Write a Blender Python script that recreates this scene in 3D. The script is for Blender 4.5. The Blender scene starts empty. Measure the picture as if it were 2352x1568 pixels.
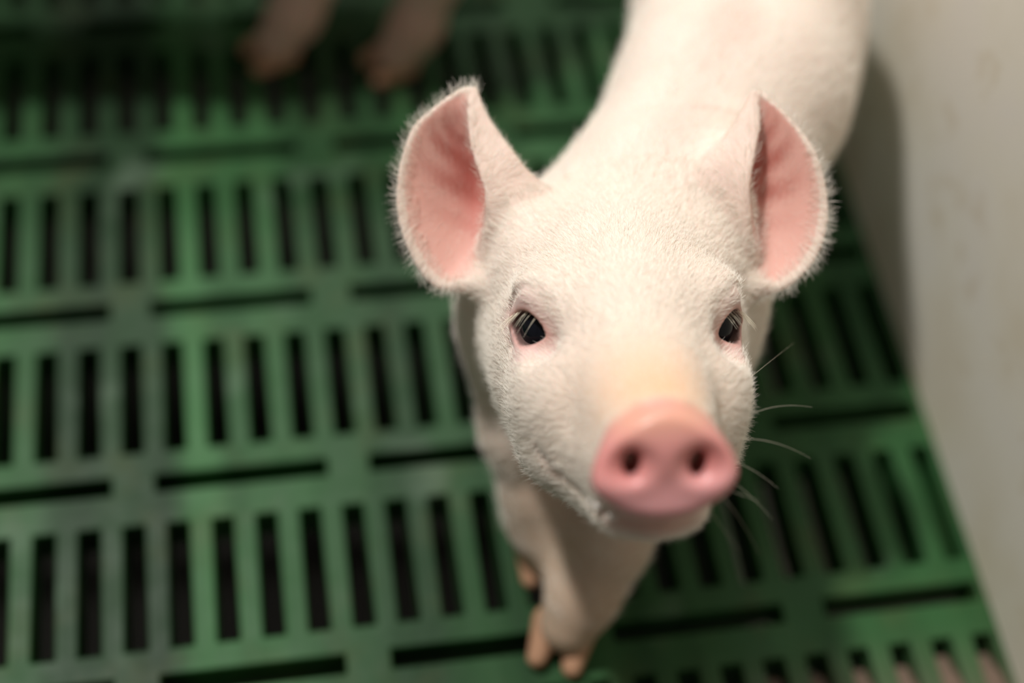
import bpy, math, random
import numpy as np
from mathutils import Vector, Matrix
from mathutils.bvhtree import BVHTree

S = bpy.context.scene
COL = S.collection
rng = np.random.default_rng(7)
V3 = lambda *a: np.array(a, float)

# ------------------------------------------------------------------ camera
CAM = V3(0.17646, -0.58384, 0.69564)
CR = V3(0.98599712, -0.14912678, 0.07463836)
CU = V3(0.08616277, 0.83877241, 0.53762144)
CD = V3(0.14277835, 0.52366214, -0.83987636)
cd = bpy.data.cameras.new('camera')
cam = bpy.data.objects.new('camera', cd)
COL.objects.link(cam)
cam.matrix_world = Matrix(((CR[0], CU[0], -CD[0], CAM[0]), (CR[1], CU[1], -CD[1], CAM[1]),
                           (CR[2], CU[2], -CD[2], CAM[2]), (0, 0, 0, 1)))
cd.sensor_width = 36.0
cd.lens = 52.44
cd.clip_start = 0.01
cd.dof.use_dof = True
cd.dof.focus_distance = 0.598
cd.dof.aperture_fstop = 1.8
S.camera = cam

# ------------------------------------------------------------------ world, lamps, exposure
S.view_settings.view_transform = 'Standard'
S.view_settings.look = 'None'
S.view_settings.gamma = 1.0
S.view_settings.use_curve_mapping = False
S.view_settings.exposure = 0.08
W = bpy.data.worlds.new('world')
S.world = W
W.use_nodes = True
W.node_tree.nodes['Background'].inputs[0].default_value = (1.0, 0.93, 0.83, 1)
W.node_tree.nodes['Background'].inputs[1].default_value = 0.125


def area(name, loc, target, sx, sy, power, col):
    l = bpy.data.lights.new(name, 'AREA')
    l.shape = 'RECTANGLE'
    l.size, l.size_y = sx, sy
    l.energy = power
    l.color = col
    o = bpy.data.objects.new(name, l)
    COL.objects.link(o)
    o.location = loc
    o.rotation_euler = (Vector(target) - Vector(loc)).to_track_quat('-Z', 'Y').to_euler()
    return o


area('ceiling_lamp', (-0.40, 0.36, 2.10), (0.40, -0.10, 0.12), 0.11, 0.14, 38, (1.0, 0.975, 0.94))
area('ceiling_lamp', (0.33, 1.15, 2.0), (0.36, -0.15, 0.1), 0.9, 0.25, 16, (1.0, 0.975, 0.94))


# ------------------------------------------------------------------ helpers
def put(o, parent=None):
    COL.objects.link(o)
    if parent is not None:
        o.parent = parent
    return o


def mesh_np(name, verts, quads, mat=None, parent=None, smooth=True):
    me = bpy.data.meshes.new(name)
    n, k = len(verts), len(quads)
    m = quads.shape[1]
    me.vertices.add(n)
    me.vertices.foreach_set('co', np.ascontiguousarray(verts, dtype=np.float32).ravel())
    me.loops.add(k * m)
    me.loops.foreach_set('vertex_index', np.ascontiguousarray(quads, dtype=np.int32).ravel())
    me.polygons.add(k)
    me.polygons.foreach_set('loop_start', np.arange(0, k * m, m, dtype=np.int32))
    me.polygons.foreach_set('loop_total', np.full(k, m, dtype=np.int32))
    me.polygons.foreach_set('use_smooth', np.full(k, smooth))
    me.update(calc_edges=True)
    me.validate()
    if mat:
        me.materials.append(mat)
    return put(bpy.data.objects.new(name, me), parent)


def mat_new(name):
    m = bpy.data.materials.new(name)
    m.use_nodes = True
    nt = m.node_tree
    b = nt.nodes['Principled BSDF']
    return m, nt, b


def node(nt, typ, **kw):
    n = nt.nodes.new(typ)
    for k, v in kw.items():
        if k.startswith('i_'):
            key = k[2:]
            n.inputs[int(key) if key.isdigit() else key].default_value = v
        else:
            setattr(n, k, v)
    return n


def ramp(nt, stops, fac):
    r = nt.nodes.new('ShaderNodeValToRGB')
    el = r.color_ramp.elements
    el[0].position, el[0].color = stops[0]
    el[1].position, el[1].color = stops[1]
    for p, c in stops[2:]:
        e = el.new(p)
        e.color = c
    nt.links.new(fac, r.inputs[0])
    return r.outputs[0]


# ------------------------------------------------------------------ materials
def skin_material(name, wet=0.0):
    m, nt, b = mat_new(name)
    L = nt.links.new
    at = node(nt, 'ShaderNodeAttribute', attribute_name='albedo')
    geo = node(nt, 'ShaderNodeNewGeometry')
    n1 = node(nt, 'ShaderNodeTexNoise', i_Scale=55.0, i_Detail=3.0)
    L(geo.outputs['Position'], n1.inputs['Vector'])
    mx = node(nt, 'ShaderNodeMix', data_type='RGBA', blend_type='MULTIPLY')
    mx.inputs['Factor'].default_value = 0.35
    L(at.outputs['Color'], mx.inputs['A'])
    L(ramp(nt, [(0.3, (0.90, 0.80, 0.76, 1)), (0.7, (1, 1, 1, 1))], n1.outputs[0]), mx.inputs['B'])
    L(mx.outputs['Result'], b.inputs['Base Color'])
    gl = node(nt, 'ShaderNodeAttribute', attribute_name='gloss')
    mr = node(nt, 'ShaderNodeMapRange')
    mr.inputs['To Min'].default_value = 0.62
    mr.inputs['To Max'].default_value = 0.30
    L(gl.outputs['Fac'], mr.inputs['Value'])
    L(mr.outputs[0], b.inputs['Roughness'])
    b.inputs['Subsurface Weight'].default_value = 0.35
    b.inputs['Subsurface Radius'].default_value = (1.0, 0.35, 0.22)
    b.inputs['Subsurface Scale'].default_value = 0.004
    b.inputs['Specular IOR Level'].default_value = 0.35
    n2 = node(nt, 'ShaderNodeTexNoise', i_Scale=900.0, i_Detail=2.0)
    L(geo.outputs['Position'], n2.inputs['Vector'])
    bp = node(nt, 'ShaderNodeBump', i_Strength=0.10, i_Distance=0.0006)
    L(n2.outputs[0], bp.inputs['Height'])
    L(bp.outputs[0], b.inputs['Normal'])
    return m


def plain(name, col, rough=0.5, spec=0.4, **kw):
    m, nt, b = mat_new(name)
    b.inputs['Base Color'].default_value = (*col, 1)
    b.inputs['Roughness'].default_value = rough
    b.inputs['Specular IOR Level'].default_value = spec
    for k, v in kw.items():
        b.inputs[k].default_value = v
    return m


M_SKIN = skin_material('skin')
M_HAIR = plain('fine_hair', (0.94, 0.88, 0.79), 0.45, 0.35)
M_LASH = plain('lash_hair', (0.95, 0.88, 0.70), 0.4, 0.4)
M_EYE = plain('eye_black', (0.006, 0.007, 0.011), 0.10, 0.2)
M_HOOF = plain('hoof_horn', (0.50, 0.28, 0.17), 0.45, 0.4)
M_SALIVA = plain('saliva', (0.80, 0.74, 0.68), 0.12, 0.6)


def floor_material():
    m, nt, b = mat_new('green_plastic')
    L = nt.links.new
    geo = node(nt, 'ShaderNodeNewGeometry')
    mp = node(nt, 'ShaderNodeMapping')
    mp.inputs['Scale'].default_value = (34.0, 3.0, 8.0)
    L(geo.outputs['Position'], mp.inputs['Vector'])
    n1 = node(nt, 'ShaderNodeTexNoise', i_Scale=1.0, i_Detail=2.0)
    L(mp.outputs[0], n1.inputs['Vector'])
    c = ramp(nt, [(0.33, (0.017, 0.068, 0.019, 1)), (0.66, (0.036, 0.120, 0.038, 1))], n1.outputs[0])
    # bands of light and shade along the slats, painted into the green
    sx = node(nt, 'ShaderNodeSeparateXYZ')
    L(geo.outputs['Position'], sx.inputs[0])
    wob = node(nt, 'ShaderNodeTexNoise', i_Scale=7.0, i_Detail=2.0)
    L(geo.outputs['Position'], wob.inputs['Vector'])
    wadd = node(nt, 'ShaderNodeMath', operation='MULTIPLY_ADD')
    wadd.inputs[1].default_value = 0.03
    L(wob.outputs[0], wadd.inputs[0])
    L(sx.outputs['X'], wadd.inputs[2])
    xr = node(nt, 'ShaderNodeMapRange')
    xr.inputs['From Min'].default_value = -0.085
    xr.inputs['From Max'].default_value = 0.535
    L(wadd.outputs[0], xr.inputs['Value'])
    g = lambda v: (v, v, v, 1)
    light_bands = ramp(nt, [(0.0, g(0.9)), (0.20, g(0.95)), (0.245, g(0.42)), (0.325, g(0.38)), (0.345, g(1.25)), (0.40, g(1.1)), (0.46, g(0.72)), (0.54, g(0.55)), (0.62, g(0.85)), (0.75, g(0.85)), (1.0, g(1.0))], xr.outputs[0])
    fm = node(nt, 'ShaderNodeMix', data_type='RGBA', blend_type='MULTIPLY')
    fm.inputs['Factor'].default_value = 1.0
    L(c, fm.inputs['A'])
    L(light_bands, fm.inputs['B'])
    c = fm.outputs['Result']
    n2 = node(nt, 'ShaderNodeTexNoise', i_Scale=26.0, i_Detail=4.0, i_Roughness=0.6)
    L(geo.outputs['Position'], n2.inputs['Vector'])
    mx = node(nt, 'ShaderNodeMix', data_type='RGBA')
    L(ramp(nt, [(0.52, (0, 0, 0, 1)), (0.76, (0.5, 0.5, 0.5, 1))], n2.outputs[0]), mx.inputs['Factor'])
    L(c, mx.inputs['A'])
    mx.inputs['B'].default_value = (0.060, 0.072, 0.024, 1)
    # dried whitish splashes
    n4 = node(nt, 'ShaderNodeTexNoise', i_Scale=16.0, i_Detail=2.0)
    L(geo.outputs['Position'], n4.inputs['Vector'])
    m2 = node(nt, 'ShaderNodeMix', data_type='RGBA')
    L(ramp(nt, [(0.62, (0, 0, 0, 1)), (0.78, (0.6, 0.6, 0.6, 1))], n4.outputs[0]), m2.inputs['Factor'])
    L(mx.outputs['Result'], m2.inputs['A'])
    m2.inputs['B'].default_value = (0.13, 0.19, 0.13, 1)
    # brown feed dust trodden over the slats in the corner
    sy = node(nt, 'ShaderNodeMapRange', interpolation_type='SMOOTHSTEP')
    sy.inputs['From Min'].default_value = -0.335
    sy.inputs['From Max'].default_value = -0.40
    L(sx.outputs['Y'], sy.inputs['Value'])
    sxx = node(nt, 'ShaderNodeMapRange', interpolation_type='SMOOTHSTEP')
    sxx.inputs['From Min'].default_value = 0.27
    sxx.inputs['From Max'].default_value = 0.42
    L(sx.outputs['X'], sxx.inputs['Value'])
    mul = node(nt, 'ShaderNodeMath', operation='MULTIPLY')
    L(sy.outputs[0], mul.inputs[0])
    L(sxx.outputs[0], mul.inputs[1])
    m3 = node(nt, 'ShaderNodeMix', data_type='RGBA')
    mul2 = node(nt, 'ShaderNodeMath', operation='MULTIPLY')
    mul2.inputs[1].default_value = 0.7
    L(mul.outputs[0], mul2.inputs[0])
    L(mul2.outputs[0], m3.inputs['Factor'])
    L(m2.outputs['Result'], m3.inputs['A'])
    m3.inputs['B'].default_value = (0.135, 0.125, 0.085, 1)
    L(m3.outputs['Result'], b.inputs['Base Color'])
    n3 = node(nt, 'ShaderNodeTexNoise', i_Scale=60.0, i_Detail=3.0)
    L(geo.outputs['Position'], n3.inputs['Vector'])
    mr = node(nt, 'ShaderNodeMapRange')
    mr.inputs['To Min'].default_value = 0.38
    mr.inputs['To Max'].default_value = 0.62
    L(n3.outputs[0], mr.inputs['Value'])
    L(mr.outputs[0], b.inputs['Roughness'])
    b.inputs['Specular IOR Level'].default_value = 0.18
    bp = node(nt, 'ShaderNodeBump', i_Strength=0.25, i_Distance=0.002)
    L(n3.outputs[0], bp.inputs['Height'])
    L(bp.outputs[0], b.inputs['Normal'])
    return m


def wall_material():
    m, nt, b = mat_new('white_pen_panel')
    L = nt.links.new
    geo = node(nt, 'ShaderNodeNewGeometry')
    n1 = node(nt, 'ShaderNodeTexNoise', i_Scale=9.0, i_Detail=4.0)
    L(geo.outputs['Position'], n1.inputs['Vector'])
    c = ramp(nt, [(0.30, (0.66, 0.60, 0.47, 1)), (0.55, (0.735, 0.705, 0.615, 1)), (0.8, (0.72, 0.69, 0.65, 1))], n1.outputs[0])
    n2 = node(nt, 'ShaderNodeTexNoise', i_Scale=38.0, i_Detail=3.0)
    L(geo.outputs['Position'], n2.inputs['Vector'])
    mx = node(nt, 'ShaderNodeMix', data_type='RGBA')
    L(ramp(nt, [(0.60, (0, 0, 0, 1)), (0.76, (0.5, 0.5, 0.5, 1))], n2.outputs[0]), mx.inputs['Factor'])
    L(c, mx.inputs['A'])
    mx.inputs['B'].default_value = (0.50, 0.40, 0.24, 1)
    L(mx.outputs['Result'], b.inputs['Base Color'])
    b.inputs['Roughness'].default_value = 0.55
    b.inputs['Specular IOR Level'].default_value = 0.3
    return m


M_FLOOR = floor_material()
M_WALL = wall_material()
M_PIT = plain('slurry', (0.012, 0.010, 0.006), 0.6, 0.2)
M_MUCK = plain('feed_dust', (0.17, 0.12, 0.09), 0.9, 0.1)

# ------------------------------------------------------------------ the setting
P = 0.022                 # slot pitch
RP = 4.9195 * P           # row pitch
WALL_X = 0.5155


def build_floor():
    hw = 0.0055
    i0, i1 = -20, 23
    j0, j1 = -9, 4
    xs = [(i0 - 1) * P]
    for i in range(i0, i1 + 1):
        xs += [i * P - hw, i * P + hw]
    gap_edges = [4 + 5 * k + s * 0.5 for k in range(-5, 5) for s in (-1, 1)]
    far_edges = [1.45, 2.85, 5.15, 6.8, 9.6, 11.9, 14.9, 16.4, 19.4, 20.9]
    extra = [g * P for g in gap_edges + far_edges]
    xs = sorted(set(round(x, 5) for x in xs + extra if xs[0] < x < WALL_X) | {round(xs[0], 5), round(WALL_X, 5)})
    # drop near duplicates
    ys = []
    for j in range(j0, j1 + 1):
        y = -j * RP
        ys += [y - 0.0050, y + 0.0050, y - 0.215 * RP, y - 0.830 * RP]
    ys = sorted(set(round(y, 5) for y in ys))
    X, Y = np.array(xs), np.array(ys)

    def is_hole(x, y):
        i = x / P
        j = -y / RP
        jr = j - math.floor(j)
        if 0.215 < jr < 0.83:
            return abs(i - round(i)) * P < hw and i0 <= round(i) <= i1
        if min(jr, 1 - jr) * RP < 0.0050:
            if round(j) == -1:
                for a, b in ((-18, -14.6), (-13.4, -9.8), (-8.6, -5), (-3.6, 1.45), (2.85, 5.15), (6.8, 9.6), (11.9, 14.9), (16.4, 19.4), (20.9, 23.25)):
                    if a < i < b:
                        return True
                return False
            k = (i - 4) / 5
            return abs(k - round(k)) * 5 > 0.5 and i < 23.25
        return False
    nx, ny = len(X) - 1, len(Y) - 1
    cx, cy = (X[1:] + X[:-1]) / 2, (Y[1:] + Y[:-1]) / 2
    solid = np.array([[not is_hole(x, y) for y in cy] for x in cx])
    T = 0.026
    vid, verts, faces = {}, [], []

    def v(i, j, z):
        k = (i, j, z)
        if k not in vid:
            vid[k] = len(verts)
            verts.append((X[i], Y[j], -T if z else 0.0))
        return vid[k]
    for i in range(nx):
        for j in range(ny):
            if not solid[i, j]:
                continue
            faces.append((v(i, j, 0), v(i + 1, j, 0), v(i + 1, j + 1, 0), v(i, j + 1, 0)))
            for (di, dj, a, b) in ((-1, 0, (0, 1), (0, 0)), (1, 0, (1, 0), (1, 1)), (0, -1, (0, 0), (1, 0)), (0, 1, (1, 1), (0, 1))):
                ii, jj = i + di, j + dj
                if not (0 <= ii < nx and 0 <= jj < ny) or not solid[ii, jj]:
                    faces.append((v(i + a[0], j + a[1], 0), v(i + a[0], j + a[1], 1), v(i + b[0], j + b[1], 1), v(i + b[0], j + b[1], 0)))
    o = mesh_np('floor', np.array(verts), np.array(faces), M_FLOOR, smooth=False)
    bv = o.modifiers.new('edge', 'BEVEL')
    bv.width = 0.0026
    bv.segments = 3
    bv.limit_method = 'ANGLE'
    bv.angle_limit = math.radians(50)
    bv.use_clamp_overlap = True
    o['kind'] = 'structure'
    o['label'] = 'green plastic slatted pen floor with dark slots'
    return o


def box(name, lo, hi, mat, parent=None):
    x0, y0, z0 = lo
    x1, y1, z1 = hi
    vs = np.array([(x0, y0, z0), (x1, y0, z0), (x1, y1, z0), (x0, y1, z0), (x0, y0, z1), (x1, y0, z1), (x1, y1, z1), (x0, y1, z1)])
    fs = np.array([(0, 3, 2, 1), (4, 5, 6, 7), (0, 1, 5, 4), (1, 2, 6, 5), (2, 3, 7, 6), (3, 0, 4, 7)])
    return mesh_np(name, vs, fs, mat, parent, smooth=False)


build_floor()
pit = box('floor_pit', (-0.60, -0.75, -0.42), (0.54, 1.15, -0.40), M_PIT)
pit['kind'] = 'structure'
pit['label'] = 'dark slurry pit floor under the slats'
wl = box('wall_right', (WALL_X, -0.75, -0.42), (WALL_X + 0.035, 1.15, 0.62), M_WALL)
wl['kind'] = 'structure'
wl['label'] = 'off-white plastic pen wall panel'


# ------------------------------------------------------------------ distance fields
def cap(p, a, b, ra, rb):
    a, b = np.asarray(a, float), np.asarray(b, float)
    ba = b - a
    t = np.clip(((p - a) @ ba) / (ba @ ba), 0, 1)
    return np.linalg.norm(p - a - t[:, None] * ba, axis=1) - (ra + (rb - ra) * t)


def ell(p, c, r, rot=None):
    q = p - np.asarray(c, float)
    if rot is not None:
        q = q @ rot          # columns of rot are the local axes
    r = np.asarray(r, float)
    k0 = np.linalg.norm(q / r, axis=1)
    k1 = np.linalg.norm(q / (r * r), axis=1)
    return k0 * (k0 - 1) / np.maximum(k1, 1e-9)


def smin(a, b, k):
    h = np.maximum(k - np.abs(a - b), 0) / k
    return np.minimum(a, b) - h * h * k * 0.25


def smax(a, b, k):
    return -smin(-a, -b, k)


def unit(v):
    v = np.asarray(v, float)
    return v / np.linalg.norm(v)


def sst(a, b, x):
    t = np.clip((x - a) / (b - a), 0, 1)
    return t * t * (3 - 2 * t)


def surface_nets(f, lo, hi, h):
    """polygonise f (vectorised, negative inside) on a sparse grid of step h"""
    lo, hi = np.asarray(lo, float), np.asarray(hi, float)
    B = 8
    nb = np.ceil((hi - lo) / (h * B)).astype(int)
    n = nb * B + 1
    bc = np.stack(np.meshgrid(*[np.arange(k) for k in nb], indexing='ij'), -1).reshape(-1, 3)
    ctr = lo + (bc + 0.5) * B * h
    d = f(ctr)
    act = np.abs(d) < B * h * 0.5 * 1.733 * 1.35 + 2 * h
    val = np.empty(n, np.float32)
    sg = np.where(d < 0, -1.0, 1.0).reshape(nb)
    big = np.repeat(np.repeat(np.repeat(sg, B, 0), B, 1), B, 2).astype(np.float32)
    val[:] = 1.0
    val[:-1, :-1, :-1] = big
    g = np.stack(np.meshgrid(*[np.arange(B + 1)] * 3, indexing='ij'), -1).reshape(-1, 3)
    ab = bc[act]
    CH = 600
    for s in range(0, len(ab), CH):
        idx = (ab[s:s + CH, None, :] * B + g[None]).reshape(-1, 3)
        val[idx[:, 0], idx[:, 1], idx[:, 2]] = f(lo + idx * h)
    neg = val < 0
    c = np.zeros(n - 1, np.int8)
    for dx in (0, 1):
        for dy in (0, 1):
            for dz in (0, 1):
                c += neg[dx:n[0] - 1 + dx, dy:n[1] - 1 + dy, dz:n[2] - 1 + dz]
    cells = np.argwhere((c > 0) & (c < 8))
    vid = np.full(n - 1, -1, np.int32)
    vid[cells[:, 0], cells[:, 1], cells[:, 2]] = np.arange(len(cells))
    acc = np.zeros((len(cells), 3))
    cnt = np.zeros(len(cells))
    cor = [(0, 0, 0), (1, 0, 0), (0, 1, 0), (1, 1, 0), (0, 0, 1), (1, 0, 1), (0, 1, 1), (1, 1, 1)]
    vals = [val[cells[:, 0] + a, cells[:, 1] + b, cells[:, 2] + e].astype(float) for a, b, e in cor]
    for i in range(8):
        for j in range(i + 1, 8):
            if sum(x != y for x, y in zip(cor[i], cor[j])) != 1:
                continue
            m = (vals[i] < 0) != (vals[j] < 0)
            t = vals[i][m] / (vals[i][m] - vals[j][m])
            ci, cj = np.array(cor[i], float), np.array(cor[j], float)
            acc[m] += ci + t[:, None] * (cj - ci)
            cnt[m] += 1
    verts = lo + (cells + acc / cnt[:, None]) * h
    quads = []
    for ax in range(3):
        u, w = (ax + 1) % 3, (ax + 2) % 3
        sl0 = [slice(1, -1)] * 3
        sl0[ax] = slice(0, n[ax] - 1)
        sl1 = list(sl0)
        sl1[ax] = slice(1, n[ax])
        a, b = neg[tuple(sl0)], neg[tuple(sl1)]
        for flip, mask in ((False, a & ~b), (True, ~a & b)):
            e = np.argwhere(mask)
            e[:, u] += 1
            e[:, w] += 1
            o = [e.copy() for _ in range(4)]
            o[1][:, u] -= 1
            o[2][:, u] -= 1
            o[2][:, w] -= 1
            o[3][:, w] -= 1
            q = np.stack([vid[k[:, 0], k[:, 1], k[:, 2]] for k in o], 1)
            if flip:
                q = q[:, ::-1]
            quads.append(q)
    q = np.concatenate(quads)
    q = q[(q >= 0).all(1)]
    return verts, q


# ------------------------------------------------------------------ ears: cupped sheets in head coordinates (mm)
# head coordinates: x to the piglet's left, y out along the snout, z up over the skull, origin between the eyes
EAR_RIGHT = [
    [ (-52.8, -58.1, 22.1), (-35.2, -61.7, 36.6), (-54.5, -61.8, 19.7), (-58.6, -53.9, 9.2) ],
    [ (-52.8, -51.9, 37.7), (-32.3, -59.8, 48.7), (-54.2, -67.9, 30.3), (-75.7, -53.2, 9.8) ],
    [ (-54.0, -50.3, 49.6), (-40.6, -58.6, 60.7), (-57.0, -73.4, 46.8), (-87.6, -55.4, 27.3) ],
    [ (-58.9, -55.6, 64.9), (-48.8, -62.3, 71.5), (-62.3, -72.6, 61.9), (-90.9, -59.9, 49.0) ],
    [ (-60.5, -61.4, 78.3), (-54.7, -65.5, 80.5), (-67.2, -70.3, 74.1), (-85.3, -63.9, 71.7) ],
    [ (-60.3, -66.0, 85.9), (-56.9, -67.8, 86.2), (-65.7, -68.9, 83.4), (-75.1, -67.4, 82.5) ],
    [ (-59.8, -68.8, 90.2), (-57.9, -69.8, 90.8), (-62.0, -70.1, 90.9), (-64.2, -69.1, 90.2) ],
]
EAR_LEFT = [
    [ (56.9, -49.8, 19.0), (42.2, -56.2, 36.1), (58.9, -53.3, 16.6), (60.1, -45.6, 9.2) ],
    [ (55.6, -44.1, 36.5), (37.4, -55.0, 49.1), (60.7, -60.0, 30.8), (72.2, -42.8, 9.6) ],
    [ (55.2, -43.1, 52.1), (42.7, -52.5, 59.3), (61.7, -65.0, 46.4), (84.7, -42.3, 21.7) ],
    [ (58.1, -47.6, 65.5), (48.9, -55.2, 69.6), (63.0, -63.5, 59.7), (89.9, -45.8, 41.7) ],
    [ (60.8, -52.5, 76.1), (54.7, -57.8, 79.9), (65.1, -60.8, 72.9), (85.1, -50.6, 64.4) ],
    [ (61.2, -57.3, 85.1), (57.9, -59.7, 85.3), (65.6, -59.7, 83.1), (73.7, -56.5, 80.0) ],
    [ (61.1, -60.3, 89.7), (59.9, -61.4, 89.7), (62.3, -61.3, 89.9), (63.9, -60.0, 89.4) ],
]


def catmull(pts, u):
    """Catmull-Rom through rows pts[k] at u in 0..len-1"""
    pts = np.asarray(pts, float)
    k = min(int(u), len(pts) - 2)
    t = u - k
    p1, p2 = pts[k], pts[k + 1]
    p0 = pts[k - 1] if k else 2 * p1 - p2
    p3 = pts[k + 2] if k + 2 < len(pts) else 2 * p2 - p1
    return 0.5 * (2 * p1 + (p2 - p0) * t + (2 * p0 - 5 * p1 + 4 * p2 - p3) * t * t + (3 * p1 - p0 - 3 * p2 + p3) * t ** 3)


class Ear:
    NS, NT = 44, 40

    def __init__(self, rows):
        rows = np.asarray(rows, float)
        g = np.zeros((self.NS, self.NT, 3))
        for a in range(self.NS):
            r = catmull(rows, a / (self.NS - 1) * (len(rows) - 1))
            # across: free front margin, outer fold, bottom of the cup, rear rim
            for b in range(self.NT):
                g[a, b] = catmull(r, b / (self.NT - 1) * 3)
        self.grid = g
        vs = [tuple(x) for x in g.reshape(-1, 3)]
        fs, self.st = [], []
        for a in range(self.NS - 1):
            for b in range(self.NT - 1):
                i = a * self.NT + b
                fs.append((i, i + 1, i + self.NT + 1, i + self.NT))
                self.st.append(((a + 0.5) / (self.NS - 1), (b + 0.5) / (self.NT - 1)))
        self.st = np.array(self.st)
        self.bvh = BVHTree.FromPolygons(vs, fs)
        self.lo, self.hi = g.reshape(-1, 3).min(0), g.reshape(-1, 3).max(0)

    def query(self, p, reach):
        """distance, s, t, side for points (mm) near the sheet; others get big distance"""
        n = len(p)
        d = np.full(n, 1e3)
        s = np.zeros(n)
        t = np.zeros(n)
        side = np.zeros(n)
        m = np.where(((p > self.lo - reach) & (p < self.hi + reach)).all(1))[0]
        fn = self.bvh.find_nearest
        for k in m:
            co, no, fi, dist = fn(p[k])
            d[k] = dist
            s[k], t[k] = self.st[fi]
            side[k] = (p[k, 0] - co[0]) * no[0] + (p[k, 1] - co[1]) * no[1] + (p[k, 2] - co[2]) * no[2]
        out = np.setdiff1d(np.arange(n), m)
        if len(out):
            q = p[out]
            d[out] = np.linalg.norm(np.maximum(np.maximum(self.lo - q, q - self.hi), 0), axis=1) + 0.0
        return d, s, t, side


EARS = [Ear(EAR_RIGHT), Ear(EAR_LEFT)]

EYE_R = 11.0


def eye_frame(s):
    c = V3(s * 32.0, -7.0, -1.0)
    n = unit((s * 0.74, 0.66, 0.10))
    e1 = V3(-s * 0.66, 0.74, -0.12)
    e1 = unit(e1 - n * (e1 @ n))
    e2 = np.cross(n, e1)
    if e2[2] < 0:
        e2 = -e2
    return c, n, e1, e2


def eye_q(p, s, a=9.2, b=6.6):
    c, n, e1, e2 = eye_frame(s)
    q = p - c
    u, v, w = q @ e1, q @ e2, q @ n
    # almond: narrower towards both corners
    bb = b * (1 - 0.25 * np.clip(np.abs(u) / a, 0, 1) ** 2)
    return (np.sqrt((u / a) ** 2 + (v / bb) ** 2) - 1) * b, w, u, v


DISC = V3(0, 84.5, -29.5)


def disc_local(p):
    q = p - DISC
    c, s_ = math.cos(math.radians(4)), math.sin(math.radians(4))
    x = q[:, 0] * c + q[:, 2] * s_
    z = -q[:, 0] * s_ + q[:, 2] * c
    # egg outline: narrower on top
    wx = 23.8 - 0.44 * np.clip(z, -8, 24)
    wz = np.where(z > 0, 17.6, 21.5)
    rr = np.sqrt((x / wx) ** 2 + (z / wz) ** 2)
    return x, q[:, 1], z, rr


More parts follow.
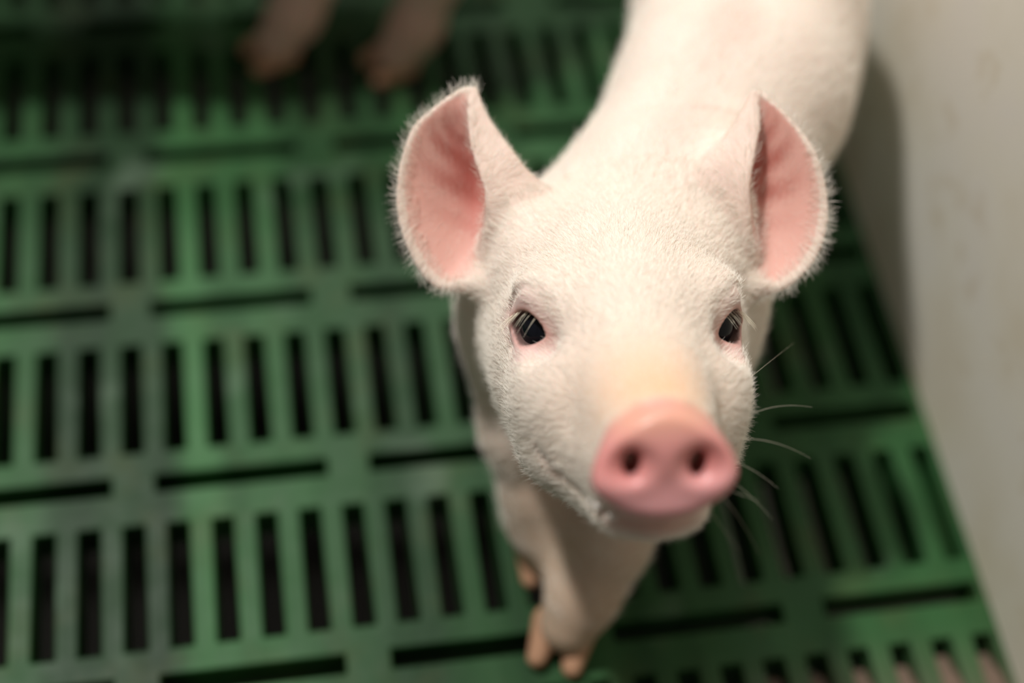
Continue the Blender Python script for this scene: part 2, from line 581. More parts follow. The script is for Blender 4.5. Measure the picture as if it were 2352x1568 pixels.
def head_sdf(p, fine=True):
    d = ell(p, (0, -40, 2), (48, 46, 43))
    d = smin(d, ell(p, (0, -12, 4), (41, 30, 20)), 16)
    d = smin(d, cap(p, (0, 6, -14), (0, 70, -29), 32, 20.5), 22)
    for s in (-1, 1):
        d = smin(d, ell(p, (s * 28, -36, -26), (24, 34, 32)), 20)
        d = smin(d, ell(p, (s * 24, -2, -46), (20, 36, 19)), 14)
        d = smin(d, cap(p, (s * 15, 22, -39), (s * 11.5, 66, -41), 17, 11.5), 10)
        d = smin(d, ell(p, (s * 33, -6, 14), (12, 13, 8)), 10)
        d = smin(d, ell(p, (s * 30, 6, -24), (17, 28, 22)), 12)
    for s in (-1, 1):
        d = smin(d, cap(p, (s * 9, -12, -51), (s * 9.5, 57, -54), 25, 12.8), 8)
    d = smin(d, cap(p, (0, 20, -55), (0, 66, -54.5), 16, 10.0), 8)
    for s in (-1, 1):     # ear roots
        d = smin(d, cap(p, (s * 36, -46, 20), (s * 42, -57, 40), 14, 9), 12)
    if not fine:
        return d
    for s in (-1, 1):
        # mouth line from below the disc back to the corner of the smile
        pts = [(0, 77, -55.5), (s * 8, 75, -55), (s * 17, 69, -54), (s * 23.5, 54, -53), (s * 28, 39, -53), (s * 33, 31.5, -50), (s * 37.5, 27.5, -43.5)]
        m = np.full(len(p), 1e3)
        for a, b in zip(pts[:-1], pts[1:]):
            m = np.minimum(m, cap(p, a, b, 0.7, 0.7))
        d = smax(d, -m, 4.0)
        # eye: hollow in front, lids, aperture, crease above
        c, n, e1, e2 = eye_frame(s)
        d = smax(d, -(np.linalg.norm(p - (c + n * 18 + e1 * 13 - e2 * 3), axis=1) - 7.5), 9)
        d = smin(d, np.linalg.norm(p - (c + e2 * 0.8), axis=1) - 13.4, 5)
        q, w, u, v = eye_q(p, s)
        d = smax(d, -np.maximum(q, 3 - w), 1.3)
        ring = [(s * 47, -14, 3), (s * 46, -8, 11), (s * 43, 1, 17), (s * 39, 7, 17), (s * 35, 11, 13), (s * 32, 15, 7)]
        m = np.full(len(p), 1e3)
        for a, b in zip(ring[:-1], ring[1:]):
            m = np.minimum(m, cap(p, a, b, 0.5, 0.5))
        fold = [c + (e1 * math.cos(math.radians(a)) * 10.6 + e2 * math.sin(math.radians(a)) * 8.8) + n * 8.6 for a in (15, 50, 85, 120, 155, 180)]
        mf = np.full(len(p), 1e3)
        for a, b in zip(fold[:-1], fold[1:]):
            mf = np.minimum(mf, cap(p, a, b, 1.7, 1.7))
        d = smax(d, -m, 4.5)
        d = smin(d, np.maximum(mf, -(eye_q(p, s)[0] - 0.2)), 3.0)
        # under-eye crease
        d = smax(d, -cap(p, c + n * 9.5 - e2 * 10 - e1 * 7, c + n * 10 - e2 * 10.5 + e1 * 3, 0.5, 0.5), 3.0)
    # wrinkle behind the disc, then the disc with a flaring rim
    x, y, z, rr = disc_local(p)
    rad = (rr - 1) * 22.5
    w = -(np.sqrt(np.maximum(rad + 5.2, 0) ** 2 + np.maximum(np.abs(y) - 1.5, 0) ** 2) - 5.2)
    dd = np.where(rad < -5.2, np.abs(y) - 1.5 - 5.2, -w)
    dd = np.maximum(dd, -30)
    d = smin(d, dd, 4.0)
    d = smin(d, ell(p, (0, 79, -28), (19, 7, 18)), 6)
    d = smin(d, cap(p, (-6, 79.5, -12.0), (6, 79.5, -12.0), 2.6, 2.6), 4)
    d = smax(d, -cap(p, (-10, 74.5, -8.5), (10, 74.5, -8.5), 0.6, 0.6), 4)
    d = smin(d, ell(p, (0, 87.5, -25.5), (11, 4.0, 8)), 6)
    for s in (-1, 1):
        d = smin(d, ell(p, (s * 13.0, 86.8, -38.0), (8.5, 3.6, 3.8)), 5)
        d = smax(d, -ell(p, (s * 13.5, 93.5, -30.5), (8.5, 4.6, 6.0)), 4.5)
        d = smax(d, -ell(p, (s * 11.4, 88, -31.0), (3.1, 12, 5.0)), 2.6)
    return d


# ------------------------------------------------------------------ a piglet from its pose
class Pose:
    pass


def to_head(ps, w):
    q = (w - ps.O) * 1000.0
    return np.stack([q @ ps.L, q @ ps.F, q @ ps.U], 1)


def from_head(ps, m):
    m = np.asarray(m, float) / 1000.0
    return ps.O + m[..., 0:1] * ps.L + m[..., 1:2] * ps.F + m[..., 2:3] * ps.U


def body_sdf(ps, w, fine=True):
    """metres"""
    d = None
    for (a, b, ra, rb, k) in ps.trunk:
        e = cap(w, a, b, ra, rb)
        d = e if d is None else smin(d, e, k)
    for (c, r, rot, k) in ps.blobs:
        d = smin(d, ell(w, c, r, rot), k)
    for leg in ps.legs:
        e = None
        for (a, ra), (b, rb) in zip(leg[:-1], leg[1:]):
            f_ = cap(w, a, b, ra, rb)
            e = f_ if e is None else smin(e, f_, 0.012)
        d = smin(d, e, 0.022)
    h = to_head(ps, w)
    far = np.linalg.norm(h - V3(0, 0, 0), axis=1)
    hd = np.full(len(w), 1.0)
    near = far < 175
    if near.any():
        hn = h[near]
        g = head_sdf(hn, fine)
        for ear in EARS:
            de, s, t, side = ear.query(hn, 14)
            th = 1.25 + 2.2 * np.clip(1 - s / 0.35, 0, 1) ** 2
            g = smin(g, de - th, 10.0)
        hd[near] = g / 1000.0
    hd[~near] = (far[~near] - 110) / 1000.0
    d = smin(d, hd, 0.018)
    for (a, b, r, k) in ps.creases:
        d = smax(d, -cap(w, a, b, r, r), k)
    return d


SKIN = V3(0.86, 0.745, 0.655)


def paint(ps, w):
    """colour and gloss of the skin at every vertex, with painted crease shade"""
    n = len(w)
    c = np.tile(SKIN, (n, 1))
    gl = np.zeros(n)

    def mix(col, f):
        nonlocal c
        f = np.clip(f, 0, 1)[:, None]
        c = c * (1 - f) + np.asarray(col) * f
    h = to_head(ps, w)
    near = np.linalg.norm(h, axis=1) < 175
    # pinker streak along the spine and flanks
    for (a, b, r, f) in ps.blush:
        mix((0.84, 0.56, 0.48), f * (1 - sst(0, r, cap(w, a, b, 0, 0))))
    z = w[:, 2]
    mix(ps.leg_tint, 0.85 * (1 - sst(0.03, 0.125, z)))
    # bridge of the snout
    mix((0.82, 0.50, 0.29), np.where(near, 0.9 * np.exp(-(((h[:, 0]) / 24) ** 2 + ((h[:, 1] - 70) / 19) ** 2 + ((h[:, 2] + 9) / 16) ** 2)), 0))
    mix((0.84, 0.58, 0.40), np.where(near, 0.75 * np.exp(-(((h[:, 0]) / 36) ** 2 + ((h[:, 1] - 52) / 26) ** 2 + ((h[:, 2] + 12) / 24) ** 2)), 0))
    # lips
    f = np.where(near, np.exp(-((h[:, 2] + 58) / 5) ** 2) * sst(62, 72, h[:, 1]), 0)
    mix((0.52, 0.30, 0.24), 0.75 * f)
    # shade in the crease at the mouth corner, painted as brown skin
    for s in (-1, 1):
        mc = np.minimum(cap(h, (s * 36.5, 27, -42), (s * 32, 31, -50), 0, 0), 0.8 + cap(h, (s * 32, 31, -50), (s * 24, 52, -53), 0, 0))
        mix((0.36, 0.26, 0.18), np.where(near, 0.7 * np.exp(-(mc / 2.6) ** 2), 0))
        mix((0.84, 0.60, 0.54), np.where(near, 0.45 * np.exp(-(((h[:, 0] - s * 30) / 11) ** 2 + ((h[:, 1] - 16) / 12) ** 2 + ((h[:, 2] + 5) / 14) ** 2)), 0))
    # snout disc
    x, y, zz, rr = disc_local(h)
    fd = np.where(near, sst(-8.0, -3.5, y) * (1 - sst(1.08, 1.2, rr)), 0)
    mix((0.80, 0.335, 0.32), 0.95 * fd)
    mix((0.83, 0.46, 0.33), 0.75 * fd * np.exp(-((zz - 15) / 6) ** 2))
    mix((0.78, 0.42, 0.44), 0.6 * fd * (1 - sst(-16, 0, zz)))
    for s in (-1, 1):
        hole = ((x - s * 11.4) / 4.2) ** 2 + ((zz + 1.5) / 5.5) ** 2
        mix((0.16, 0.03, 0.03), fd * (1 - sst(-2.0, 3.0, y)) * np.clip(1.5 - hole, 0, 1))
        mix((0.70, 0.22, 0.20), 0.5 * fd * np.exp(-((x - s * 15) / 6) ** 2 - ((zz + 1) / 5) ** 2))
    gl = np.maximum(gl, fd)
    # eyelids
    for s in (-1, 1):
        q, wv, u, v = eye_q(h, s)
        ok = near & (wv > 0)
        mix((0.74, 0.47, 0.45), np.where(ok, 0.6 * (1 - sst(3, 13, q)), 0))
        mix((0.70, 0.36, 0.32), np.where(ok, 0.6 * (1 - sst(0.8, 3.0, q)), 0))
        mix((0.06, 0.035, 0.03), np.where(ok, 0.9 * (1 - sst(-0.3, 0.9, q)), 0))
        gl = np.maximum(gl, np.where(ok, 0.6 * (1 - sst(0.5, 2.0, q)), 0))
        rg = [(s * 47, -14, 3), (s * 46, -8, 11), (s * 43, 1, 17), (s * 39, 7, 17), (s * 35, 11, 13), (s * 32, 15, 7)]
        m = np.full(n, 1e3)
        for a, b in zip(rg[:-1], rg[1:]):
            m = np.minimum(m, cap(h, a, b, 0, 0))
        mix((0.68, 0.47, 0.41), np.where(near, 0.5 * np.exp(-(m / 2.3) ** 2), 0))
    # ears
    idx = np.where(near)[0]
    for k, ear in enumerate(EARS):
        de, s, t, side = ear.query(h[idx], 6)
        on = de < 7.0
        sg = 1 if k == 0 else -1
        inner = (side * ps.ear_sign[k] > 0)
        m = np.zeros(n)
        m[idx] = np.where(on & inner, (1 - sst(0.95, 1.0, t)) * sst(-0.02, 0.08, s) * (1 - sst(0.90, 1, s)), 0)
        mix((0.76, 0.41, 0.345), 0.92 * m)
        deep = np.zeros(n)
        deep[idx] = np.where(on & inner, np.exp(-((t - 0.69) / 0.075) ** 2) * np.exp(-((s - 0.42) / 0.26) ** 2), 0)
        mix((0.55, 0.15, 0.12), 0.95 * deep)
        st = np.zeros(n)
        st[idx] = np.where(on & inner, (0.5 + 0.5 * np.cos((s - 1.1 * (t - 0.67)) * 38.0 + 1.0)) * (1 - sst(0.74, 0.97, t)) * np.exp(-((s - 0.1 - 0.9 * (t - 0.3)) / 0.26) ** 2), 0)
        mix((0.50, 0.155, 0.12), 1.0 * st)
        b = np.zeros(n)
        b[idx] = np.where(on & ~inner, 0.55, 0)
        mix((0.82, 0.60, 0.52), b)
    return c, gl


def pack_piglet(root, ps, h, lo, hi, fine):
    f = lambda w: body_sdf(ps, w, fine)
    v, q = surface_nets(f, lo, hi, h)
    o = mesh_np('body', v, q, M_SKIN, root)
    me = o.data
    n = len(me.vertices)
    co = np.empty(n * 3, np.float32)
    me.vertices.foreach_get('co', co)
    co = co.reshape(-1, 3).astype(float)
    c, gl = paint(ps, co)
    a = me.attributes.new('albedo', 'FLOAT_COLOR', 'POINT')
    a.data.foreach_set('color', np.concatenate([c, np.ones((n, 1))], 1).astype(np.float32).ravel())
    g = me.attributes.new('gloss', 'FLOAT', 'POINT')
    g.data.foreach_set('value', gl.astype(np.float32))
    return o, co


def make_hoof(root, pos, fwd):
    """two claws of a cloven hoof, toes pointing along fwd"""
    f = unit((fwd[0], fwd[1], 0))
    s = V3(-f[1], f[0], 0)
    pos = np.asarray(pos, float)

    def fn(w):
        q = w - pos
        l = np.stack([q @ s, q @ f, q[:, 2]], 1)
        d = np.full(len(w), 1.0)
        for k in (-1, 1):
            e = cap(l, (k * 0.0075, -0.008, 0.010), (k * 0.0088, 0.0095, 0.0058), 0.0088, 0.0050)
            d = np.minimum(d, e)
        return smax(d, 0.0004 - l[:, 2], 0.002)
    v, q = surface_nets(fn, pos - V3(0.032, 0.032, 0.006), pos + V3(0.032, 0.032, 0.03), 0.0012)
    o = mesh_np('hoof', v, q, M_HOOF, root)
    o['label'] = 'tan cloven hoof'
    return o


def make_curves(name, strands, radii, mat, root):
    """strands: (n, k, 3); radii (k,) or (n, k)"""
    n, k = strands.shape[:2]
    cu = bpy.data.hair_curves.new(name)
    cu.add_curves([k] * n)
    cu.position_data.foreach_set('vector', strands.astype(np.float32).ravel())
    r = np.broadcast_to(radii, (n, k)).astype(np.float32).ravel()
    at = cu.attributes.get('radius') or cu.attributes.new('radius', 'FLOAT', 'POINT')
    at.data.foreach_set('value', np.ascontiguousarray(r))
    cu.materials.append(mat)
    o = put(bpy.data.objects.new(name, cu), root)
    return o


def thing(name, label, cat, loc, group=None):
    o = bpy.data.objects.new(name, None)
    COL.objects.link(o)
    o.location = loc
    o.empty_display_size = 0.02
    o['label'] = label
    o['category'] = cat
    if group:
        o['group'] = group
    return o


# ------------------------------------------------------------------ the piglet looking up
def rot_axes(y, z=(0, 0, 1)):
    y = unit(y)
    x = unit(np.cross(y, z))
    z = np.cross(x, y)
    return np.stack([x, y, z], 1)


A = Pose()
A.O = V3(0.307, -0.277, 0.2066)
A.L = unit((0.994, -0.106, 0.022))
A.F = V3(-0.089, -0.684, 0.724)
A.F = unit(A.F - A.L * (A.F @ A.L))
A.U = np.cross(A.F, A.L) * -1
if A.U[2] < 0:
    A.U = -A.U
A.ear_sign = (1, -1)
A.trunk = [(V3(0.346, -0.190, 0.156), V3(0.396, -0.118, 0.157), 0.050, 0.052, 0.02),
           (V3(0.396, -0.118, 0.157), V3(0.424, -0.048, 0.157), 0.052, 0.050, 0.02),
           (V3(0.424, -0.048, 0.157), V3(0.427, 0.065, 0.157), 0.050, 0.050, 0.02),
           (V3(0.316, -0.224, 0.146), V3(0.346, -0.190, 0.152), 0.057, 0.050, 0.015)]
A.blobs = [(V3(0.320, -0.222, 0.128), (0.067, 0.048, 0.054), rot_axes((0.35, 1, 0)), 0.03),
           (V3(0.422, -0.06, 0.138), (0.058, 0.09, 0.052), rot_axes((0.22, 1, 0)), 0.02),
           (V3(0.427, 0.06, 0.145), (0.049, 0.060, 0.062), rot_axes((0.10, 1, 0)), 0.02)]
A.legs = [
    # left fore leg, stepping forward under the chin
    [(V3(0.352, -0.215, 0.105), 0.029), (V3(0.338, -0.268, 0.080), 0.022), (V3(0.316, -0.298, 0.047), 0.0168), (V3(0.303, -0.314, 0.028), 0.0155), (V3(0.295, -0.324, 0.016), 0.0140)],
    # right fore leg
    [(V3(0.284, -0.210, 0.105), 0.027), (V3(0.282, -0.245, 0.075), 0.021), (V3(0.287, -0.266, 0.045), 0.0165), (V3(0.289, -0.275, 0.028), 0.0150), (V3(0.291, -0.281, 0.016), 0.0135)],
    # hind legs: thigh, stifle, hock, shank
    [(V3(0.455, 0.070, 0.125), 0.042), (V3(0.465, 0.055, 0.088), 0.028), (V3(0.466, 0.105, 0.055), 0.017), (V3(0.464, 0.098, 0.030), 0.0145), (V3(0.463, 0.090, 0.016), 0.014)],
    [(V3(0.425, 0.085, 0.130), 0.042), (V3(0.432, 0.090, 0.090), 0.028), (V3(0.440, 0.150, 0.057), 0.017), (V3(0.441, 0.143, 0.030), 0.0145), (V3(0.442, 0.136, 0.016), 0.014)],
]
A.legs.append([(V3(0.427, 0.108, 0.178), 0.009), (V3(0.430, 0.130, 0.182), 0.0065), (V3(0.437, 0.147, 0.172), 0.0052), (V3(0.431, 0.152, 0.158), 0.0046), (V3(0.423, 0.147, 0.164), 0.004)])
A.creases = []
A.leg_tint = (0.52, 0.37, 0.25)
A.blush = [(V3(0.345, -0.18, 0.212), V3(0.385, -0.12, 0.212), 0.022, 0.6), (V3(0.385, -0.12, 0.212), V3(0.418, -0.03, 0.212), 0.020, 0.6),
           (V3(0.475, -0.06, 0.14), V3(0.470, -0.10, 0.12), 0.03, 0.5)]
ROOT = thing('piglet', 'cream piglet looking straight up at the viewer, standing beside the white wall', 'piglet', (0.36, -0.12, 0.0), 'piglets in the pen')
INV = Vector((0.36, -0.12, 0.0))


def child_shift(o, loc):
    """keep world-space mesh data under a parent that sits at loc"""
    o.matrix_parent_inverse = Matrix.Translation(-Vector(loc))


body, VCO = pack_piglet(ROOT, A, 0.0013, (0.19, -0.39, 0.004), (0.5145, 0.215, 0.305), True)
kids = [body]
kids.append(make_hoof(ROOT, (0.2905, -0.3300, 0), (-0.45, -1, 0)))
kids.append(make_hoof(ROOT, (0.2915, -0.2850, 0), (-0.05, -1, 0)))
kids.append(make_hoof(ROOT, (0.4625, 0.0860, 0), (-0.2, -1, 0)))
kids.append(make_hoof(ROOT, (0.4420, 0.1320, 0), (-0.2, -1, 0)))


def uv_sphere(name, c, r, mat, root, n=32):
    vs, fs = [], []
    for i in range(n + 1):
        th = math.pi * i / n
        for j in range(2 * n):
            ph = math.pi * j / n
            vs.append((c[0] + r * math.sin(th) * math.cos(ph), c[1] + r * math.sin(th) * math.sin(ph), c[2] + r * math.cos(th)))
    for i in range(n):
        for j in range(2 * n):
            k = (j + 1) % (2 * n)
            fs.append((i * 2 * n + j, (i + 1) * 2 * n + j, (i + 1) * 2 * n + k, i * 2 * n + k))
    return mesh_np(name, np.array(vs), np.array(fs), mat, root)


for s in (-1, 1):
    c, n_, e1, e2 = eye_frame(s)
    eo = uv_sphere('eye', from_head(A, c), EYE_R / 1000, M_EYE, ROOT)
    kids.append(eo)
    # lashes: pale bristles off the upper lid, falling over the eye
    st = []
    for k in range(34):
        a = math.radians(rng.uniform(60, 172))
        root_ = c + n_ * 8.0 + (e1 * math.cos(a) * 8.6 + e2 * math.sin(a) * 6.6) * 1.05
        out = unit(n_ * 1.0 + e2 * 0.30 + e1 * math.cos(a) * 0.25 + rng.normal(0, 0.10, 3))
        ln = rng.uniform(6.5, 10.5)
        pts = [root_ + out * ln * t - e2 * ln * 0.95 * t * t for t in np.linspace(0, 1, 6)]
        st.append(pts)
    lo_ = make_curves('eyelashes', from_head(A, np.array(st)), np.linspace(1, 0.25, 6) * 0.00008, M_LASH, ROOT)
    lo_['kind'] = 'stuff'
    kids.append(lo_)

# coat
me = body.data
nv = len(me.vertices)
NO = np.empty(nv * 3, np.float32)
me.vertices.foreach_get('normal', NO)
NO = NO.reshape(-1, 3).astype(float)
npol = len(me.polygons)
Q = np.empty(npol * 4, np.int32)
me.loops.foreach_get('vertex_index', Q)
Q = Q.reshape(-1, 4)
QC = VCO[Q].mean(1)
QH = to_head(A, QC)
d1 = VCO[Q[:, 2]] - VCO[Q[:, 0]]
d2 = VCO[Q[:, 3]] - VCO[Q[:, 1]]
AR = 0.5 * np.linalg.norm(np.cross(d1, d2), axis=1)
EAR_D = np.full(npol, 1e3)
EAR_S = np.zeros(npol)
EAR_T = np.zeros(npol)
EAR_K = np.zeros(npol, int)
EAR_IN = np.zeros(npol, bool)
nr = np.where(np.linalg.norm(QH, axis=1) < 140)[0]
for k, ear in enumerate(EARS):
    de, s_, t_, sd = ear.query(QH[nr], 6)
    better = de < EAR_D[nr]
    ii = nr[better]
    EAR_D[ii], EAR_S[ii], EAR_T[ii], EAR_K[ii] = de[better], s_[better], t_[better], k
    EAR_IN[ii] = sd[better] * A.ear_sign[k] > 0
on_ear = (EAR_D < 4.5) & (EAR_S > 0.08)
headish = (np.linalg.norm(QH - V3(0, -5, -12), axis=1) < 95) & ~on_ear & (QH[:, 1] > -78)
x_, y_, z_, rr_ = disc_local(QH)
snout = (y_ > -6) & (rr_ < 1.3)
dens = np.zeros(npol)                        # strands per square metre
dens[:] = 0.35e6
dens[headish] = 2.0e6
dens *= 1 - 0.85 * np.exp(-((QH[:, 0] / 30) ** 2 + ((QH[:, 1] - 68) / 24) ** 2 + ((QH[:, 2] + 12) / 24) ** 2))
dens[snout] = 0
dens[headish & (QH[:, 1] > 66) & (QH[:, 2] < -50) & (QH[:, 2] > -62)] = 0
for s in (-1, 1):
    mcd = np.minimum(cap(QH, (s * 36.5, 27, -42), (s * 32, 31, -50), 0, 0), cap(QH, (s * 32, 31, -50), (s * 24, 52, -53), 0, 0))
    dens[mcd < 2.6] = 0
    rg = [(s * 47, -14, 3), (s * 46, -8, 11), (s * 43, 1, 17), (s * 39, 7, 17), (s * 35, 11, 13), (s * 32, 15, 7)]
    for a, b in zip(rg[:-1], rg[1:]):
        dens[cap(QH, a, b, 0, 0) < 2.0] *= 0.2
rim = on_ear & ((EAR_T < 0.08) | (EAR_T > 0.92) | (EAR_S > 0.93))
dens[on_ear & EAR_IN & ~rim] = 0.10e6
dens[on_ear & ~EAR_IN] = 0.8e6
dens[rim] = 1.0e6
for s in (-1, 1):
    q, wv, u, v = eye_q(QH, s)
    dens[(wv > 0) & (q < 3.5) & (wv < 30)] = 0
    dens[(wv > 0) & (q >= 3.5) & (q < 8) & (wv < 30)] *= 0.45
dens[QC[:, 2] < 0.03] = 0
dens[QC[:, 1] > 0.0] = 0
facing = np.einsum('ij,ij->i', NO[Q].mean(1), CAM - QC) > -0.25
dens[~facing] *= 0.3
cnt = rng.poisson(dens * AR)
pick = np.repeat(np.arange(npol), cnt)
N = len(pick)
a_, b_ = rng.random(N)[:, None], rng.random(N)[:, None]
qv = VCO[Q[pick]]
PT = (qv[:, 0] * (1 - a_) + qv[:, 1] * a_) * (1 - b_) + (qv[:, 3] * (1 - a_) + qv[:, 2] * a_) * b_
nn = NO[Q[pick]].mean(1)
nn /= np.linalg.norm(nn, axis=1)[:, None]
ph = QH[pick]
sgx = np.clip(ph[:, 0:1] / 35, -1, 1)
flow = -A.F[None] * 1.0 + A.U[None] * 0.45 + A.L[None] * sgx * 0.55
low = sst(-10, -40, ph[:, 2])[:, None]
flow = flow - A.U[None] * low * 0.75
tail = V3(0.33, 1.0, -0.25)
bd = ~headish[pick] & ~on_ear[pick]
flow[bd] = tail
for k in (0, 1):
    m = on_ear[pick] & (EAR_K[pick] == k)
    base = from_head(A, EARS[k].grid[0, 26])
    mid = from_head(A, EARS[k].grid[18, 27])
    flow[m] = (PT[m] - base) * 0.6 + (PT[m] - mid) * 0.9
flow -= nn * np.einsum('ij,ij->i', flow, nn)[:, None]
flow /= np.maximum(np.linalg.norm(flow, axis=1), 1e-6)[:, None]
flow += rng.normal(0, 0.22, (N, 3))
lift = rng.uniform(0.10, 0.32, N)
ln = np.where(bd, rng.uniform(5, 8, N), rng.uniform(3.2, 6.0, N))
ln = np.where(on_ear[pick], rng.uniform(3, 6, N), ln)
ln = np.where(rim[pick], rng.uniform(4, 8.5, N), ln)
ln = np.where((low[:, 0] > 0.5) & ~bd, ln * 1.25, ln)
ln = np.where(ph[:, 1] > 45, ln * 0.6, ln) / 1000.0
lift = np.where(rim[pick], 0.8, lift)
ts = np.linspace(0, 1, 4)
D0 = flow + nn * lift[:, None]
D0 /= np.linalg.norm(D0, axis=1)[:, None]
strands = np.stack([PT + D0 * (ln * t)[:, None] - nn * (ln * lift * 0.45 * t * t)[:, None] for t in ts], 1)
coat = make_curves('coat', strands, np.array([1, 0.9, 0.7, 0.25]) * 0.000042, M_HAIR, ROOT)
coat['kind'] = 'stuff'
coat['label'] = 'short fine white hair'
kids.append(coat)
print('coat strands', N, 'verts', nv)

# whiskers on the cheek and chin
wk = []
for (m, dr, L_) in [((38, 22, -30), (1, -0.2, 0.5), 26), ((36, 30, -38), (1, 0.1, 0.1), 30), ((33, 38, -44), (1, 0.2, -0.25), 24), ((31, 44, -48), (1, 0.1, -0.5), 22), ((28, 50, -52), (1, 0.4, -0.2), 20),
                    ((40, 6, -22), (1, -0.1, 0.8), 22), ((26, 56, -54), (0.9, 0.3, -0.6), 18), ((22, 60, -56), (0.6, 0.4, -1), 16)]:
    m, dr = np.array(m, float), unit(dr)
    sag = V3(0, 0, -1) * 0.35 + rng.normal(0, 0.22, 3)
    for _ in range(8):      # pull the root onto the skin
        g = head_sdf(m[None])[0]
        e = 0.5
        gr = np.array([head_sdf((m + V3(*(e * np.eye(3)[a])))[None])[0] - g for a in range(3)]) / e
        m = m - gr * g / max(gr @ gr, 1e-6)
    wk.append([m + dr * L_ * t + sag * L_ * t * t for t in np.linspace(0, 1, 8)])
wo = make_curves('whiskers', from_head(A, np.array(wk)), np.linspace(1, 0.3, 8) * 0.00005, M_LASH, ROOT)
wo['kind'] = 'stuff'
kids.append(wo)

# foam at the corner under the disc
vs, fs = [], []
for (m, r) in [((-20.5, 66, -52.5), 1.6), ((-19, 66.8, -54), 1.2), ((-16, 69.5, -55), 1.5), ((-14.5, 70, -56), 1.1), ((-22.5, 62, -52), 0.9)]:
    m = np.array(m, float)
    for _ in range(8):
        g = head_sdf(m[None])[0]
        gr = np.array([head_sdf((m + 0.5 * np.eye(3)[a])[None])[0] - g for a in range(3)]) / 0.5
        m = m - gr * (g - 0.5) / max(gr @ gr, 1e-6)
    c = from_head(A, m)
    nb = 10
    o0 = len(vs)
    for i in range(nb + 1):
        for j in range(2 * nb):
            th, p_ = math.pi * i / nb, math.pi * j / nb
            vs.append(c + r / 1000 * V3(math.sin(th) * math.cos(p_), math.sin(th) * math.sin(p_), math.cos(th)))
    for i in range(nb):
        for j in range(2 * nb):
            k = (j + 1) % (2 * nb)
            fs.append((o0 + i * 2 * nb + j, o0 + (i + 1) * 2 * nb + j, o0 + (i + 1) * 2 * nb + k, o0 + i * 2 * nb + k))
kids.append(mesh_np('saliva', np.array(vs), np.array(fs), M_SALIVA, ROOT))
for o in kids:
    child_shift(o, INV)

# ------------------------------------------------------------------ the second piglet, only its hind feet inside the frame
B = Pose()
hd = unit((-1.0, 0.03, 0))                   # the way it faces
sd = V3(-hd[1], hd[0], 0)                    # its left
UPV = V3(0, 0, 1)
HIP = V3(0.252, 0.125, 0.0)


def bp(f, s, z):
    return HIP + hd * f + sd * s + UPV * z


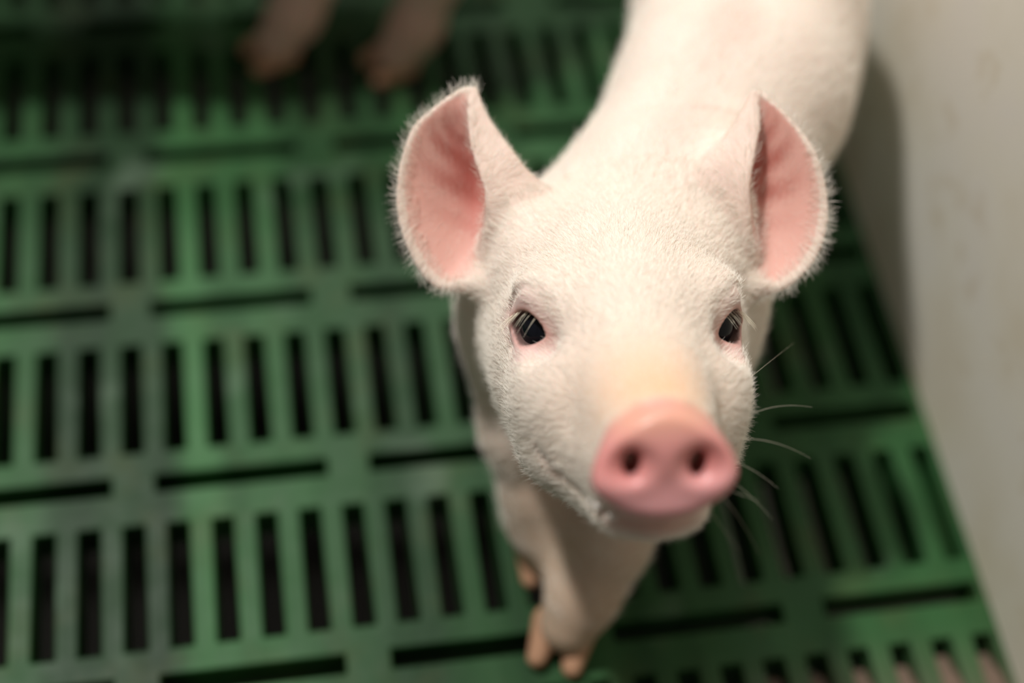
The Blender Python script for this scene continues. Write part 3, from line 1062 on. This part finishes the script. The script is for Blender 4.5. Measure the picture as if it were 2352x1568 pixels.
B.O = bp(0.455, 0, 0.215)
B.L = sd
B.F = unit(hd * 0.90 - UPV * 0.44)
B.U = unit(UPV - B.F * (UPV @ B.F))
B.ear_sign = (1, -1)
B.trunk = [(bp(0.0, 0, 0.172), bp(0.13, 0, 0.172), 0.060, 0.062, 0.03), (bp(0.13, 0, 0.172), bp(0.32, 0, 0.170), 0.062, 0.060, 0.03),
           (bp(0.32, 0, 0.170), bp(0.39, 0, 0.190), 0.058, 0.048, 0.03)]
B.blobs = [(bp(0.31, 0, 0.150), (0.062, 0.06, 0.062), rot_axes(hd), 0.03), (bp(0.015, 0, 0.165), (0.062, 0.062, 0.066), rot_axes(hd), 0.03)]
TOES = [V3(0.175, 0.070, 0), V3(0.247, 0.055, 0), V3(-0.075, 0.093, 0), V3(-0.110, 0.163, 0)]
B.legs = [
    [(V3(0.238, 0.145, 0.150), 0.042), (V3(0.190, 0.133, 0.108), 0.027), (V3(0.212, 0.090, 0.064), 0.0165), (V3(0.193, 0.077, 0.032), 0.0145), (V3(0.182, 0.071, 0.016), 0.0135)],
    [(V3(0.258, 0.101, 0.150), 0.042), (V3(0.252, 0.087, 0.108), 0.027), (V3(0.277, 0.072, 0.066), 0.0165), (V3(0.265, 0.061, 0.032), 0.0145), (V3(0.254, 0.056, 0.016), 0.0135)],
    [(bp(0.32, 0.035, 0.13), 0.034), (V3(-0.065, 0.095, 0.085), 0.025), (V3(-0.064, 0.094, 0.045), 0.0165), (V3(-0.068, 0.093, 0.016), 0.0145)],
    [(bp(0.32, -0.035, 0.13), 0.034), (V3(-0.088, 0.163, 0.085), 0.025), (V3(-0.098, 0.163, 0.045), 0.0165), (V3(-0.103, 0.163, 0.016), 0.0145)],
]
B.legs.append([(bp(-0.050, 0, 0.188), 0.009), (bp(-0.068, 0.003, 0.192), 0.0065), (bp(-0.082, 0.009, 0.180), 0.0055), (bp(-0.084, 0.004, 0.166), 0.005), (bp(-0.078, -0.004, 0.170), 0.0045)])
B.creases = []
B.leg_tint = (0.66, 0.42, 0.34)
B.blush = []
ROOT2 = thing('piglet', 'piglet of which only two pinkish hind feet on the slats show', 'piglet', (0.20, 0.09, 0.0), 'piglets in the pen')
INV2 = Vector((0.20, 0.09, 0.0))
body2, _ = pack_piglet(ROOT2, B, 0.003, (-0.36, -0.05, 0.004), (0.36, 0.28, 0.35), False)
kids2 = [body2]
for t in TOES:
    kids2.append(make_hoof(ROOT2, t, (-1, -0.35 if t[0] > 0.1 else 0, 0)))
for o in kids2:
    child_shift(o, INV2)

# ------------------------------------------------------------------ feed dust clogging the slots near the wall
vs, fs = [], []
for i in range(12, 24):
    x0 = i * P
    nseg = 14
    y0, y1 = -3.26 * RP - 0.004 * rng.random(), -3.84 * RP
    depth0 = 0.010 if i > 15 else 0.014
    rows = []
    for k in range(nseg + 1):
        y = y0 + (y1 - y0) * k / nseg
        z = -depth0 * (1 - sst(0.0, 0.35, k / nseg)) - 0.002 + rng.normal(0, 0.0007)
        row = []
        for c_ in (-1.0, -0.35, 0.35, 1.0):
            row.append(len(vs))
            vs.append((x0 + c_ * 0.0052, y, z + (0.0012 if abs(c_) < 0.5 else 0)))
        rows.append(row)
    for r0, r1 in zip(rows[:-1], rows[1:]):
        for c_ in range(3):
            fs.append((r0[c_], r1[c_], r1[c_ + 1], r0[c_ + 1]))
dust = mesh_np('feed_dust', np.array(vs), np.array(fs), M_MUCK)
dust['kind'] = 'stuff'
dust['label'] = 'brown feed dust clogging the slots in the corner by the wall'
dust['category'] = 'dirt'
